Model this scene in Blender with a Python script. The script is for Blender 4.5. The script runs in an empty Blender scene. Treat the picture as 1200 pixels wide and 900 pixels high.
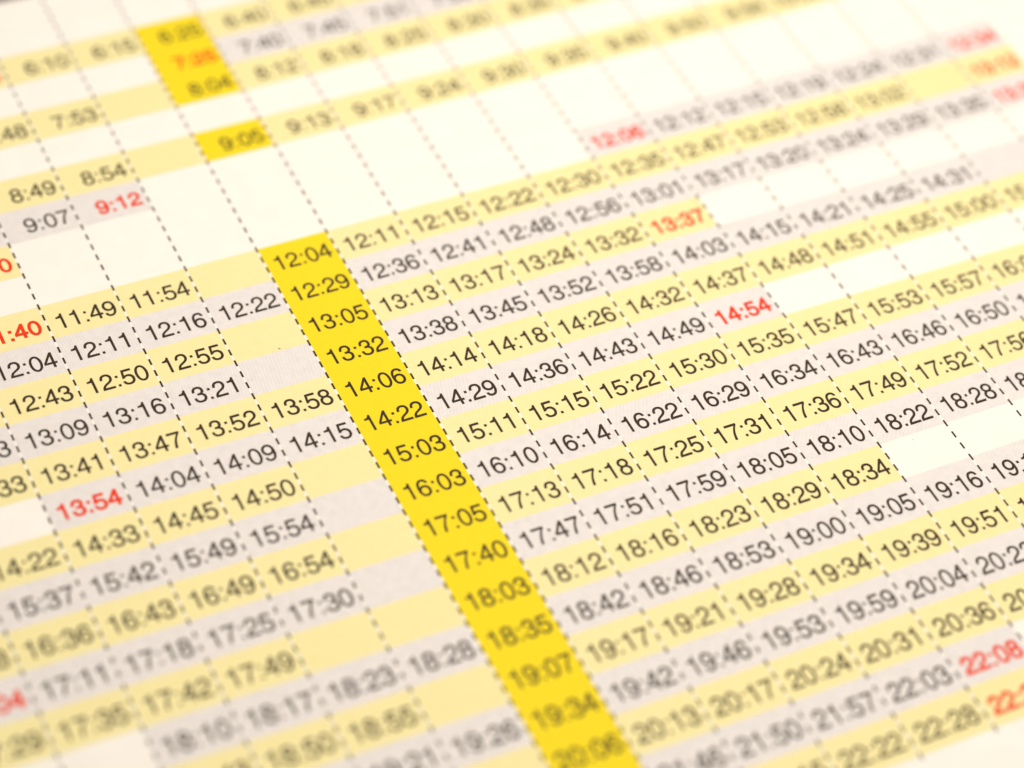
import bpy, math
import numpy as np
from mathutils import Matrix, Vector
from mathutils.geometry import tessellate_polygon

# ------------------------------------------------------------------ scale of the printed grid
ROW = 0.00617                 # height of one timetable row, metres
ASP = 1.62143                 # column width in rows
CURL = 0.002374               # gentle concave curl of the paper across the columns (rows per column^2)

def on_page(k, r, lift=0.0):
    """column k, row r of the timetable -> point on the gently curled sheet (metres)"""
    t = max(0.0, k - 5.0); bend = t * t / (t + 2.0)          # towards the right the sheet sags back down
    return (ASP * (k - 0.0256 * bend) * ROW, -r * ROW, (CURL * (k - 1.0) ** 2 - 0.02885 * bend) * ROW + lift)

scene = bpy.context.scene
# ------------------------------------------------------------------ camera
rv = np.array([-0.7307623930723414, -0.22401301901357315, -0.3916813756656638])
tv = np.array([-5.50453290674169, -2.890172249219839, 56.76685111305424])
th = np.linalg.norm(rv); kx = rv / th
Kx = np.array([[0, -kx[2], kx[1]], [kx[2], 0, -kx[0]], [-kx[1], kx[0], 0]])
Rcv = np.eye(3) + math.sin(th) * Kx + (1 - math.cos(th)) * Kx @ Kx
D = np.diag([1.0, -1.0, -1.0])
Rb = (D @ Rcv @ D).T
loc = D @ (-Rcv.T @ tv) * ROW
cam_data = bpy.data.cameras.new('camera')
cam = bpy.data.objects.new('camera', cam_data)
scene.collection.objects.link(cam)
cam.matrix_world = Matrix.Translation(Vector(loc)) @ Matrix(Rb.tolist()).to_4x4()
cam_data.sensor_width = 36.0
cam_data.lens = math.exp(8.035676881119503) / 1200 * 36.0
cam_data.clip_start = 0.01
cam_data.clip_end = 20.0
cam_data.dof.use_dof = True
cam_data.dof.focus_distance = 54.25 * ROW
cam_data.dof.aperture_fstop = 8.8
cam_data.dof.aperture_blades = 0
scene.camera = cam

# ------------------------------------------------------------------ world and lamps
world = bpy.data.worlds.new('World'); scene.world = world
world.use_nodes = True
bg = world.node_tree.nodes['Background']
bg.inputs['Color'].default_value = (1.0, 0.895, 0.76, 1)
bg.inputs['Strength'].default_value = 0.425

def area(name, pos, target, size, power, col):
    l = bpy.data.lights.new(name, 'AREA'); l.shape = 'DISK'; l.size = size; l.energy = power; l.color = col
    o = bpy.data.objects.new(name, l); scene.collection.objects.link(o)
    o.location = pos
    o.rotation_euler = (Vector(target) - Vector(pos)).to_track_quat('-Z', 'Y').to_euler()
    return o
area('window_light', (0.082, -0.004, 0.31), (0.066, -0.010, 0.0), 0.14, 1.085, (1.0, 0.882, 0.762))

scene.view_settings.view_transform = 'Standard'
scene.view_settings.look = 'None'
scene.view_settings.exposure = 0.0
scene.view_settings.gamma = 1.0
scene.render.engine = 'CYCLES'
scene.cycles.max_bounces = 4

# ------------------------------------------------------------------ materials
def new_mat(name):
    m = bpy.data.materials.new(name); m.use_nodes = True
    nt = m.node_tree; b = nt.nodes['Principled BSDF']
    b.inputs['Roughness'].default_value = 0.62
    b.inputs['Specular IOR Level'].default_value = 0.06
    return m, nt, b

def paper_relief(nt, b, strength=0.6):
    tc = nt.nodes.new('ShaderNodeTexCoord')
    n1 = nt.nodes.new('ShaderNodeTexNoise'); n1.inputs['Scale'].default_value = 2600; n1.inputs['Detail'].default_value = 6
    n1.inputs['Roughness'].default_value = 0.65
    nt.links.new(tc.outputs['Object'], n1.inputs['Vector'])
    bp = nt.nodes.new('ShaderNodeBump'); bp.inputs['Strength'].default_value = strength
    bp.inputs['Distance'].default_value = 0.00003
    nt.links.new(n1.outputs['Fac'], bp.inputs['Height'])
    nt.links.new(bp.outputs['Normal'], b.inputs['Normal'])
    return tc, n1

PAPER = (0.80, 0.80, 0.77)

def make_paper():
    m, nt, b = new_mat('white_paper')
    tc, n1 = paper_relief(nt, b)
    n2 = nt.nodes.new('ShaderNodeTexNoise'); n2.inputs['Scale'].default_value = 260; n2.inputs['Detail'].default_value = 5
    nt.links.new(tc.outputs['Object'], n2.inputs['Vector'])
    cr = nt.nodes.new('ShaderNodeValToRGB')
    cr.color_ramp.elements[0].position = 0.3; cr.color_ramp.elements[0].color = (0.785, 0.785, 0.765, 1)
    cr.color_ramp.elements[1].position = 0.7; cr.color_ramp.elements[1].color = (0.82, 0.82, 0.80, 1)
    nt.links.new(n2.outputs['Fac'], cr.inputs['Fac'])
    nt.links.new(cr.outputs['Color'], b.inputs['Base Color'])
    return m

def make_tint(name, ink, under, pitch, angle, cover, mottling=0.5, soft=0.5):
    """offset-printed tint: a screen of ink dots with the paper showing between them"""
    m, nt, b = new_mat(name)
    tc, n1 = paper_relief(nt, b)
    mp = nt.nodes.new('ShaderNodeMapping'); mp.inputs['Rotation'].default_value = (0, 0, angle)
    s = 2 * math.pi / pitch
    mp.inputs['Scale'].default_value = (s, s, s)
    nt.links.new(tc.outputs['Object'], mp.inputs['Vector'])
    sp = nt.nodes.new('ShaderNodeSeparateXYZ'); nt.links.new(mp.outputs['Vector'], sp.inputs[0])
    sx = nt.nodes.new('ShaderNodeMath'); sx.operation = 'SINE'; nt.links.new(sp.outputs['X'], sx.inputs[0])
    sy = nt.nodes.new('ShaderNodeMath'); sy.operation = 'SINE'; nt.links.new(sp.outputs['Y'], sy.inputs[0])
    ad = nt.nodes.new('ShaderNodeMath'); ad.operation = 'ADD'
    nt.links.new(sx.outputs[0], ad.inputs[0]); nt.links.new(sy.outputs[0], ad.inputs[1])
    n2 = nt.nodes.new('ShaderNodeTexNoise'); n2.inputs['Scale'].default_value = 900; n2.inputs['Detail'].default_value = 4
    nt.links.new(tc.outputs['Object'], n2.inputs['Vector'])
    n2m = nt.nodes.new('ShaderNodeMath'); n2m.operation = 'MULTIPLY_ADD'
    n2m.inputs[1].default_value = mottling; n2m.inputs[2].default_value = -mottling * 0.5
    nt.links.new(n2.outputs['Fac'], n2m.inputs[0])
    ad2 = nt.nodes.new('ShaderNodeMath'); ad2.operation = 'ADD'
    nt.links.new(ad.outputs[0], ad2.inputs[0]); nt.links.new(n2m.outputs[0], ad2.inputs[1])
    mr = nt.nodes.new('ShaderNodeMapRange'); mr.inputs['From Min'].default_value = cover - soft
    mr.inputs['From Max'].default_value = cover + soft
    nt.links.new(ad2.outputs[0], mr.inputs['Value'])
    mx = nt.nodes.new('ShaderNodeMix'); mx.data_type = 'RGBA'
    mx.inputs['A'].default_value = (*under, 1); mx.inputs['B'].default_value = (*ink, 1)
    nt.links.new(mr.outputs['Result'], mx.inputs['Factor'])
    nt.links.new(mx.outputs['Result'], b.inputs['Base Color'])
    return m

def make_ink(name, col, var=0.25):
    m, nt, b = new_mat(name)
    tc, n1 = paper_relief(nt, b, 0.15)
    n2 = nt.nodes.new('ShaderNodeTexNoise'); n2.inputs['Scale'].default_value = 5200; n2.inputs['Detail'].default_value = 3
    nt.links.new(tc.outputs['Object'], n2.inputs['Vector'])
    cr = nt.nodes.new('ShaderNodeValToRGB')
    cr.color_ramp.elements[0].position = 0.35; cr.color_ramp.elements[0].color = (*col, 1)
    cr.color_ramp.elements[1].position = 0.75
    cr.color_ramp.elements[1].color = (*[min(1, c * (1 + var) + 0.02 * var) for c in col], 1)
    nt.links.new(n2.outputs['Fac'], cr.inputs['Fac'])
    nt.links.new(cr.outputs['Color'], b.inputs['Base Color'])
    b.inputs['Roughness'].default_value = 0.6
    return m

M_PAPER = make_paper()
M_GREY = make_tint('grey_tint_print', (0.455, 0.442, 0.465), (0.785, 0.778, 0.785), 0.000172, math.radians(27), 0.52, 1.3, 0.45)
M_PALE = make_tint('pale_yellow_print', (0.755, 0.69, 0.32), (0.795, 0.75, 0.445), 0.000165, math.radians(8), 0.0, 2.2)
M_STRONG = make_tint('strong_yellow_print', (0.76, 0.605, 0.018), (0.79, 0.655, 0.026), 0.00017, math.radians(12), 0.0, 2.2)
M_BLACK = make_ink('black_ink', (0.031, 0.020, 0.014), 0.7)
M_RED = make_ink('red_ink', (0.66, 0.045, 0.012), 0.12)
M_HEAD = make_ink('header_grey_ink', (0.22, 0.20, 0.20), 0.4)
M_DESK, _nt, _b = new_mat('pale_desk_laminate')
_tc = _nt.nodes.new('ShaderNodeTexCoord'); _n = _nt.nodes.new('ShaderNodeTexNoise')
_n.inputs['Scale'].default_value = 40; _n.inputs['Detail'].default_value = 8
_nt.links.new(_tc.outputs['Object'], _n.inputs['Vector'])
_cr = _nt.nodes.new('ShaderNodeValToRGB')
_cr.color_ramp.elements[0].color = (0.60, 0.57, 0.52, 1); _cr.color_ramp.elements[1].color = (0.68, 0.65, 0.60, 1)
_nt.links.new(_n.outputs['Fac'], _cr.inputs['Fac']); _nt.links.new(_cr.outputs['Color'], _b.inputs['Base Color'])

# ------------------------------------------------------------------ helpers
def obj(name, verts, faces, mat, parent=None, label=None):
    me = bpy.data.meshes.new(name); me.from_pydata([tuple(v) for v in verts], [], faces); me.update()
    me.materials.append(mat)
    o = bpy.data.objects.new(name, me); scene.collection.objects.link(o)
    if parent is not None: o.parent = parent
    if label: o['label'] = label
    return o

def patch(V, F, k0, k1, r0, r1, lift, seg=4):
    n = len(V)
    for i in range(seg + 1):
        k = k0 + (k1 - k0) * i / seg
        V.append(on_page(k, r1, lift)); V.append(on_page(k, r0, lift))
    for i in range(seg):
        F.append((n + 2 * i, n + 2 * i + 2, n + 2 * i + 3, n + 2 * i + 1))

# ------------------------------------------------------------------ digit outlines (thousandths of an em, grotesque sans)
def bez(p0, p1, p2, p3, n=7):
    out = []
    for i in range(1, n + 1):
        t = i / n; u = 1 - t
        out.append((u**3*p0[0] + 3*u*u*t*p1[0] + 3*u*t*t*p2[0] + t**3*p3[0],
                    u**3*p0[1] + 3*u*u*t*p1[1] + 3*u*t*t*p2[1] + t**3*p3[1]))
    return out

def path(start, *segs):
    pts = [start]
    for s in segs:
        if len(s) == 2: pts.append(s)
        else: pts += bez(pts[-1], (s[0], s[1]), (s[2], s[3]), (s[4], s[5]))
    if abs(pts[0][0] - pts[-1][0]) + abs(pts[0][1] - pts[-1][1]) < 1: pts.pop()
    return [p for i, p in enumerate(pts) if math.hypot(p[0] - pts[i-1][0], p[1] - pts[i-1][1]) > 1]

def oval(cx, cy, rx, ry, q=0.57):
    a, b = rx * q, ry * q
    return path((cx, cy + ry), (cx + a, cy + ry, cx + rx, cy + b, cx + rx, cy), (cx + rx, cy - b, cx + a, cy - ry, cx, cy - ry),
                (cx - a, cy - ry, cx - rx, cy - b, cx - rx, cy), (cx - rx, cy + b, cx - a, cy + ry, cx, cy + ry))

SIX_OUT = path((500, 524), (416, 524), (402, 588, 358, 628, 295, 628), (190, 628, 130, 535, 126, 362),
               (165, 418, 222, 444, 288, 444), (424, 444, 518, 350, 518, 214), (518, 80, 415, -19, 284, -19),
               (118, -19, 38, 100, 38, 330), (38, 570, 135, 703, 300, 703), (412, 703, 484, 640, 500, 524))
SIX_IN = path((284, 366), (370, 366, 428, 302, 428, 210), (428, 120, 368, 57, 284, 57), (198, 57, 138, 122, 138, 213),
              (138, 303, 194, 366, 284, 366))
GLYPH = {
    '0': [oval(278, 342, 241, 361, 0.585), oval(278, 342, 155, 287, 0.60)],
    '1': [path((359, 0), (275, 0), (275, 505), (101, 505), (101, 569), (215, 577, 272, 600, 296, 703), (359, 703))],
    '2': [path((509, 83), (509, 0), (26, 0), (34, 128, 82, 205, 196, 268), (300, 326), (378, 369, 418, 420, 418, 492),
               (418, 575, 362, 628, 279, 628), (188, 628, 138, 570, 136, 468), (50, 468), (53, 618, 140, 703, 282, 703),
               (420, 703, 508, 615, 508, 494), (508, 396, 452, 328, 348, 272), (262, 226), (180, 182, 142, 146, 130, 83))],
    '3': [path((221, 323), (268, 323), (376, 323, 430, 280, 430, 196), (430, 110, 372, 57, 274, 57), (178, 57, 124, 106, 120, 208),
               (34, 208), (38, 60, 130, -19, 272, -19), (425, -19, 522, 66, 522, 196), (522, 285, 480, 342, 402, 368),
               (462, 394, 492, 440, 492, 510), (492, 628, 404, 703, 272, 703), (135, 703, 56, 622, 54, 476), (140, 476),
               (142, 580, 188, 628, 268, 628), (348, 628, 400, 582, 400, 510), (400, 436, 352, 397, 258, 397), (221, 397))],
    '4': [path((426, 0), (341, 0), (341, 168), (25, 168), (25, 252), (350, 703), (426, 703), (426, 243), (523, 243), (523, 168), (426, 168)),
          [(341, 243), (341, 562), (108, 243)]],
    '5': [path((478, 688), (478, 605), (180, 605), (151, 404), (188, 432, 232, 446, 286, 446), (422, 446, 516, 354, 516, 218),
               (516, 75, 415, -19, 264, -19), (132, -19, 50, 48, 32, 170), (120, 170), (134, 95, 182, 57, 264, 57),
               (360, 57, 426, 114, 426, 208), (426, 308, 364, 370, 268, 370), (212, 370, 174, 350, 140, 303), (60, 303), (112, 688))],
    '6': [SIX_OUT, SIX_IN],
    '7': [path((523, 688), (523, 616), (360, 440, 285, 240, 262, 0), (168, 0), (204, 230, 290, 430, 436, 603), (40, 603), (40, 688))],
    '8': [path((278, 703), (405, 703, 492, 628, 492, 516), (492, 450, 458, 402, 400, 373), (478, 340, 517, 282, 517, 196),
               (517, 66, 424, -19, 278, -19), (132, -19, 38, 66, 38, 196), (38, 282, 77, 340, 156, 373), (98, 402, 64, 450, 64, 516),
               (64, 628, 150, 703, 278, 703)), oval(278, 516, 126, 114), oval(278, 194, 151, 139)],
    '9': [[(556 - x, 684 - y) for x, y in SIX_OUT], [(556 - x, 684 - y) for x, y in SIX_IN]],
}
def area2(p):
    return sum(p[i-1][0] * p[i][1] - p[i][0] * p[i-1][1] for i in range(len(p)))

def near(a, loop):
    best = 1e9
    for i in range(len(loop)):
        x0, y0 = loop[i-1]; x1, y1 = loop[i]
        dx, dy = x1 - x0, y1 - y0
        t = max(0.0, min(1.0, ((a[0] - x0) * dx + (a[1] - y0) * dy) / (dx * dx + dy * dy)))
        best = min(best, math.hypot(a[0] - x0 - t * dx, a[1] - y0 - t * dy))
    return best

def embolden(loops, d):
    out = []
    for i, p in enumerate(loops):
        sgn = 1 if area2(p) > 0 else -1           # material lies left of a ccw outer loop
        hole = (i > 0)
        q = []
        n = len(p)
        for j in range(n):
            ax, ay = p[j-1]; bx, by = p[j]; cx, cy = p[(j+1) % n]
            e1 = (bx - ax, by - ay); e2 = (cx - bx, cy - by)
            l1 = math.hypot(*e1) or 1; l2 = math.hypot(*e2) or 1
            n1 = (e1[1]/l1, -e1[0]/l1); n2 = (e2[1]/l2, -e2[0]/l2)
            mx, my = n1[0] + n2[0], n1[1] + n2[1]
            ml = mx*mx + my*my
            if ml < 0.1: mx, my, ml = n1[0], n1[1], 2.0
            f = 2.0 / ml * d * sgn * (-1 if hole else 1)
            q.append((bx + mx * f, by + my * f))
        out.append([a for a in q if near(a, p) > abs(d) * 0.93] if n > 12 else q)
    return out

def tess(loops, sx=1.0, sy=1.0, ox=0.0, oy=0.0):
    P = [[Vector((x, y, 0)) for x, y in l] for l in loops]
    tris = tessellate_polygon(P)
    V = [(v.x * sx + ox, v.y * sy + oy) for l in P for v in l]
    F = []
    for a, b, c in tris:
        ar = (V[b][0]-V[a][0])*(V[c][1]-V[a][1]) - (V[c][0]-V[a][0])*(V[b][1]-V[a][1])
        if abs(ar) < 1e-6: continue
        F.append((a, b, c) if ar > 0 else (a, c, b))
    return V, F

REG, BOLD = {}, {}
for ch, loops in GLYPH.items():
    REG[ch] = tess(embolden(loops, 11))
    bl = embolden(loops, 30)
    ys = [y for l in bl for x, y in l]; xs = [x for l in bl for x, y in l]
    # keep the height and width of the regular digit
    y0, y1 = min(ys), max(ys); t0, t1 = (-19 if y0 < -25 else 0), (710 if ch not in '57' else 698)
    if ch in '147' or ch == '2': t0 = 0
    sy = (t1 - t0) / (y1 - y0)
    sx = 0.965
    BOLD[ch] = tess(bl, sx, sy, (1 - sx) * 278, t0 - y0 * sy)
dot = lambda a, b, c, d: [(a, b), (c, b), (c, d), (a, d)]
def colon(a, b, h, top):
    V = dot(a, 0, b, h) + dot(a, top - h, b, top)
    return V, [(0, 1, 2, 3), (4, 5, 6, 7)]
REG[':'] = colon(84, 194, 108, 520)
BOLD[':'] = colon(70, 214, 140, 520)
ADV = {':': 278}

EM_K, EM_R = 0.3275, 0.615     # size of one em in columns and in rows
def time_mesh(text, k, r, bold, parent):
    font = BOLD if bold else REG
    total = sum(ADV.get(c, 556) for c in text) / 1000.0
    x = k + 0.925 - total * EM_K
    base = r + 0.778
    V, F = [], []
    for c in text:
        gv, gf = font[c]
        n = len(V)
        for gx, gy in gv:
            V.append(on_page(x + gx / 1000.0 * EM_K, base - gy / 1000.0 * EM_R, LIFT_INK))
        F += [tuple(n + i for i in f) for f in gf]
        x += ADV.get(c, 556) / 1000.0 * EM_K
    lab = ('bold red printed time ' if bold else 'black printed time ') + text
    return obj('printed_time', V, F, M_RED if bold else M_BLACK, parent, lab)

LIFT_TINT, LIFT_INK, LIFT_RULE = 0.000012, 0.000022, 0.000030

# ------------------------------------------------------------------ the desk under the sheet
KL, KR, RT, RB = -10.5, 13.6, -15.0, 21.0
def box(name, x0, x1, y0, y1, z0, z1, mat):
    v = [(x, y, z) for z in (z0, z1) for y in (y0, y1) for x in (x0, x1)]
    f = [(0, 2, 3, 1), (4, 5, 7, 6), (0, 1, 5, 4), (2, 6, 7, 3), (0, 4, 6, 2), (1, 3, 7, 5)]
    return obj(name, v, f, mat)
desk = box('desk_top', -0.6, 0.7, -0.55, 0.6, -0.0265, -0.00016, M_DESK)
desk['kind'] = 'structure'

# ------------------------------------------------------------------ the printed timetable
root = bpy.data.objects.new('timetable_sheet', None)
scene.collection.objects.link(root)
root['label'] = 'printed white timetable sheet with yellow and grey rows of departure times and dashed column lines'
root['category'] = 'timetable'

def paper_sheet():
    nk, nr = 96, 36
    V, F = [], []
    th = 0.00011
    for z in (0.0, -th):
        for j in range(nr + 1):
            for i in range(nk + 1):
                V.append(on_page(KL + (KR - KL) * i / nk, RT + (RB - RT) * j / nr, z))
    w = nk + 1; off = w * (nr + 1)
    for j in range(nr):
        for i in range(nk):
            a = j * w + i
            F.append((a, a + w, a + w + 1, a + 1))
            F.append((off + a, off + a + 1, off + a + w + 1, off + a + w))
    for i in range(nk):
        F.append((i, i + 1, off + i + 1, off + i)); a = nr * w + i
        F.append((a, off + a, off + a + 1, a + 1))
    for j in range(nr):
        a = j * w; F.append((a, off + a, off + a + w, a + w)); a = j * w + nk
        F.append((a, a + w, off + a + w, off + a))
    return obj('paper', V, F, M_PAPER, root)
paper_sheet()

GAP = 0.0138      # half of the white line left unprinted between two columns
FIRST, LAST = -8, 11
# row -> (columns with a tint, {column: time}); a leading * marks bold red print
def cols(a, b): return list(range(a, b + 1))
ROWS = {
 -8: (cols(FIRST, LAST), {-4: '5:58', -3: '*6:03', -2: '6:10', -1: '6:15', 0: '6:25', 1: '6:40', 2: '6:45', 3: '6:51', 4: '6:55', 5: '7:01'}),
 -7: (cols(0, LAST), {0: '*7:25', 1: '7:40', 2: '7:45', 3: '7:51', 4: '7:56', 5: '8:01', 6: '8:08'}),
 -6: (cols(FIRST, LAST), {-4: '7:41', -3: '7:48', -2: '7:53', 0: '8:04', 1: '8:12', 2: '8:18', 3: '8:25', 4: '8:30', 5: '8:35', 6: '8:40', 7: '8:46'}),
 -4: (cols(FIRST, LAST), {-4: '8:42', -3: '8:49', -2: '8:54', 0: '9:05', 1: '9:13', 2: '9:17', 3: '9:24', 4: '9:30', 5: '9:35', 6: '9:40', 7: '9:50', 8: '9:56', 9: '10:00'}),
 -3: (cols(FIRST, -2), {-4: '9:02', -3: '9:07', -2: '*9:12'}),
 -2: (cols(FIRST, -4), {-4: '*11:10'}),
 -1: (cols(5, LAST), {5: '*12:06', 6: '12:12', 7: '12:15', 8: '12:19', 9: '12:24', 10: '12:31', 11: '*12:34'}),
 0: (cols(FIRST, LAST), {-4: '*11:40', -3: '11:49', -2: '11:54', 0: '12:04', 1: '12:11', 2: '12:15', 3: '12:22', 4: '12:30', 5: '12:35', 6: '12:47', 7: '12:53', 8: '12:58', 9: '13:02', 11: '*13:12'}),
 1: (cols(FIRST, LAST), {-5: '11:57', -4: '12:04', -3: '12:11', -2: '12:16', -1: '12:22', 0: '12:29', 1: '12:36', 2: '12:41', 3: '12:48', 4: '12:56', 5: '13:01', 6: '13:17', 7: '13:20', 8: '13:24', 9: '13:29', 10: '13:35', 11: '*13:38'}),
 2: (cols(FIRST, 5), {-5: '12:35', -4: '12:43', -3: '12:50', -2: '12:55', 0: '13:05', 1: '13:13', 2: '13:17', 3: '13:24', 4: '13:32', 5: '*13:37'}),
 3: (cols(FIRST, LAST), {-5: '13:03', -4: '13:09', -3: '13:16', -2: '13:21', 0: '13:32', 1: '13:38', 2: '13:45', 3: '13:52', 4: '13:58', 5: '14:03', 6: '14:15', 7: '14:21', 8: '14:25', 9: '14:31'}),
 4: (cols(FIRST, LAST), {-5: '13:33', -4: '13:41', -3: '13:47', -2: '13:52', -1: '13:58', 0: '14:06', 1: '14:14', 2: '14:18', 3: '14:26', 4: '14:32', 5: '14:37', 6: '14:48', 7: '14:51', 8: '14:55', 9: '15:00', 10: '15:05'}),
 5: (cols(-4, 5), {-4: '*13:54', -3: '14:04', -2: '14:09', -1: '14:15', 0: '14:22', 1: '14:29', 2: '14:36', 3: '14:43', 4: '14:49', 5: '*14:54'}),
 6: (cols(FIRST, LAST), {-6: '14:15', -5: '14:22', -4: '14:33', -3: '14:45', -2: '14:50', 0: '15:03', 1: '15:11', 2: '15:15', 3: '15:22', 4: '15:30', 5: '15:35', 6: '15:47', 7: '15:53', 8: '15:57', 9: '16:02'}),
 7: (cols(FIRST, LAST), {-6: '15:30', -5: '15:37', -4: '15:42', -3: '15:49', -2: '15:54', 0: '16:03', 1: '16:10', 2: '16:14', 3: '16:22', 4: '16:29', 5: '16:34', 6: '16:43', 7: '16:46', 8: '16:50', 9: '16:54'}),
 8: (cols(FIRST, LAST), {-6: '16:28', -5: '16:36', -4: '16:43', -3: '16:49', -2: '16:54', 0: '17:05', 1: '17:13', 2: '17:18', 3: '17:25', 4: '17:31', 5: '17:36', 6: '17:49', 7: '17:52', 8: '17:56'}),
 9: (cols(FIRST, LAST), {-6: '*17:04', -5: '17:11', -4: '17:18', -3: '17:25', -2: '17:30', 0: '17:40', 1: '17:47', 2: '17:51', 3: '17:59', 4: '18:05', 5: '18:10', 6: '18:22', 7: '18:28', 8: '18:33'}),
 10: (cols(FIRST, 5), {-6: '17:29', -5: '17:35', -4: '17:42', -3: '17:49', 0: '18:03', 1: '18:12', 2: '18:16', 3: '18:23', 4: '18:29', 5: '18:34'}),
 11: (cols(-4, LAST), {-4: '18:10', -3: '18:17', -2: '18:23', -1: '18:28', 0: '18:35', 1: '18:42', 2: '18:46', 3: '18:53', 4: '19:00', 5: '19:05', 6: '19:16', 7: '19:19'}),
 12: (cols(FIRST, LAST), {-4: '18:43', -3: '18:50', -2: '18:55', 0: '19:07', 1: '19:17', 2: '19:21', 3: '19:28', 4: '19:34', 5: '19:39', 6: '19:51', 7: '19:56'}),
 13: (cols(FIRST, LAST), {-3: '19:16', -2: '19:21', -1: '19:26', 0: '19:34', 1: '19:42', 2: '19:46', 3: '19:53', 4: '19:59', 5: '20:04', 6: '20:22'}),
 14: (cols(FIRST, LAST), {0: '20:06', 1: '20:13', 2: '20:17', 3: '20:24', 4: '20:31', 5: '20:36', 6: '20:49'}),
 15: (cols(FIRST, 5), {1: '21:46', 2: '21:50', 3: '21:57', 4: '22:03', 5: '*22:08'}),
 16: (cols(FIRST, 5), {2: '22:15', 3: '22:22', 4: '22:28', 5: '*22:33'}),
}
HIGHLIGHT = [(-8, -6), (-4, -4), (0, 16)]     # rows whose cells in column 0 are printed solid yellow

# times whose cells lie wholly outside the picture are left out
for r, (tinted, times) in ROWS.items():
    V, F = [], []
    for c in tinted:
        if c == 0 and any(a <= r <= b for a, b in HIGHLIGHT): continue
        patch(V, F, c + GAP, c + 1 - GAP, r, r + 1, LIFT_TINT)
    grey = r % 2 != 0
    band = obj('tinted_row', V, F, M_GREY if grey else M_PALE, root)
    for c, t in times.items():
        if c == 0: continue
        time_mesh(t.lstrip('*'), c, r, t[0] == '*', band)
for a, b in HIGHLIGHT:
    V, F = [], []
    patch(V, F, 0 + GAP, 1 - GAP, a, b + 1, LIFT_TINT + 0.000003)
    hb = obj('yellow_highlight', V, F, M_STRONG, root, 'solid yellow block behind the highlighted column of times')
    for r in range(a, b + 1):
        t = ROWS[r][1].get(0) if r in ROWS else None
        if t: time_mesh(t.lstrip('*'), 0, r, t[0] == '*', hb)

# dashed rules between the columns: three dashes to a row
DASH_W, DASH_L = 0.0128, 0.088
for k in range(FIRST, LAST + 1):
    V, F = [], []
    top, bot = (-9.6, 17)
    n0, n1 = int(round(top * 3)), int(bot * 3)
    for i in range(n0, n1 + 1):
        rc = i / 3.0 + 0.0086
        patch(V, F, k - DASH_W, k + DASH_W, rc - DASH_L, rc + DASH_L, LIFT_RULE, seg=1)
    obj('dashed_line', V, F, M_BLACK, root)

V, F = [], []
patch(V, F, FIRST, LAST + 1, -11.6, -9.93, LIFT_TINT, seg=80)
obj('header_bar', V, F, M_HEAD, root, 'dark grey printed bar above the first row')

# tiny specks of dirt and fibre caught in the paper
rng = np.random.default_rng(7)
V, F = [], []
spots = [(-0.39, 2.94, 0.034), (6.45, 10.15, 0.016)] + [(rng.uniform(-5, 11), rng.uniform(-8, 18), rng.uniform(0.006, 0.014)) for _ in range(26)]
for k, r, d in spots:
    n = len(V); m = 7
    for i in range(m):
        a = -2 * math.pi * i / m; q = d * rng.uniform(0.5, 1.0)
        V.append(on_page(k + q * math.cos(a) / ASP, r + q * math.sin(a) * 0.8, 0.000034))
    F.append(tuple(range(n, n + m)))
sp = obj('paper_specks', V, F, M_HEAD, root); sp['kind'] = 'stuff'
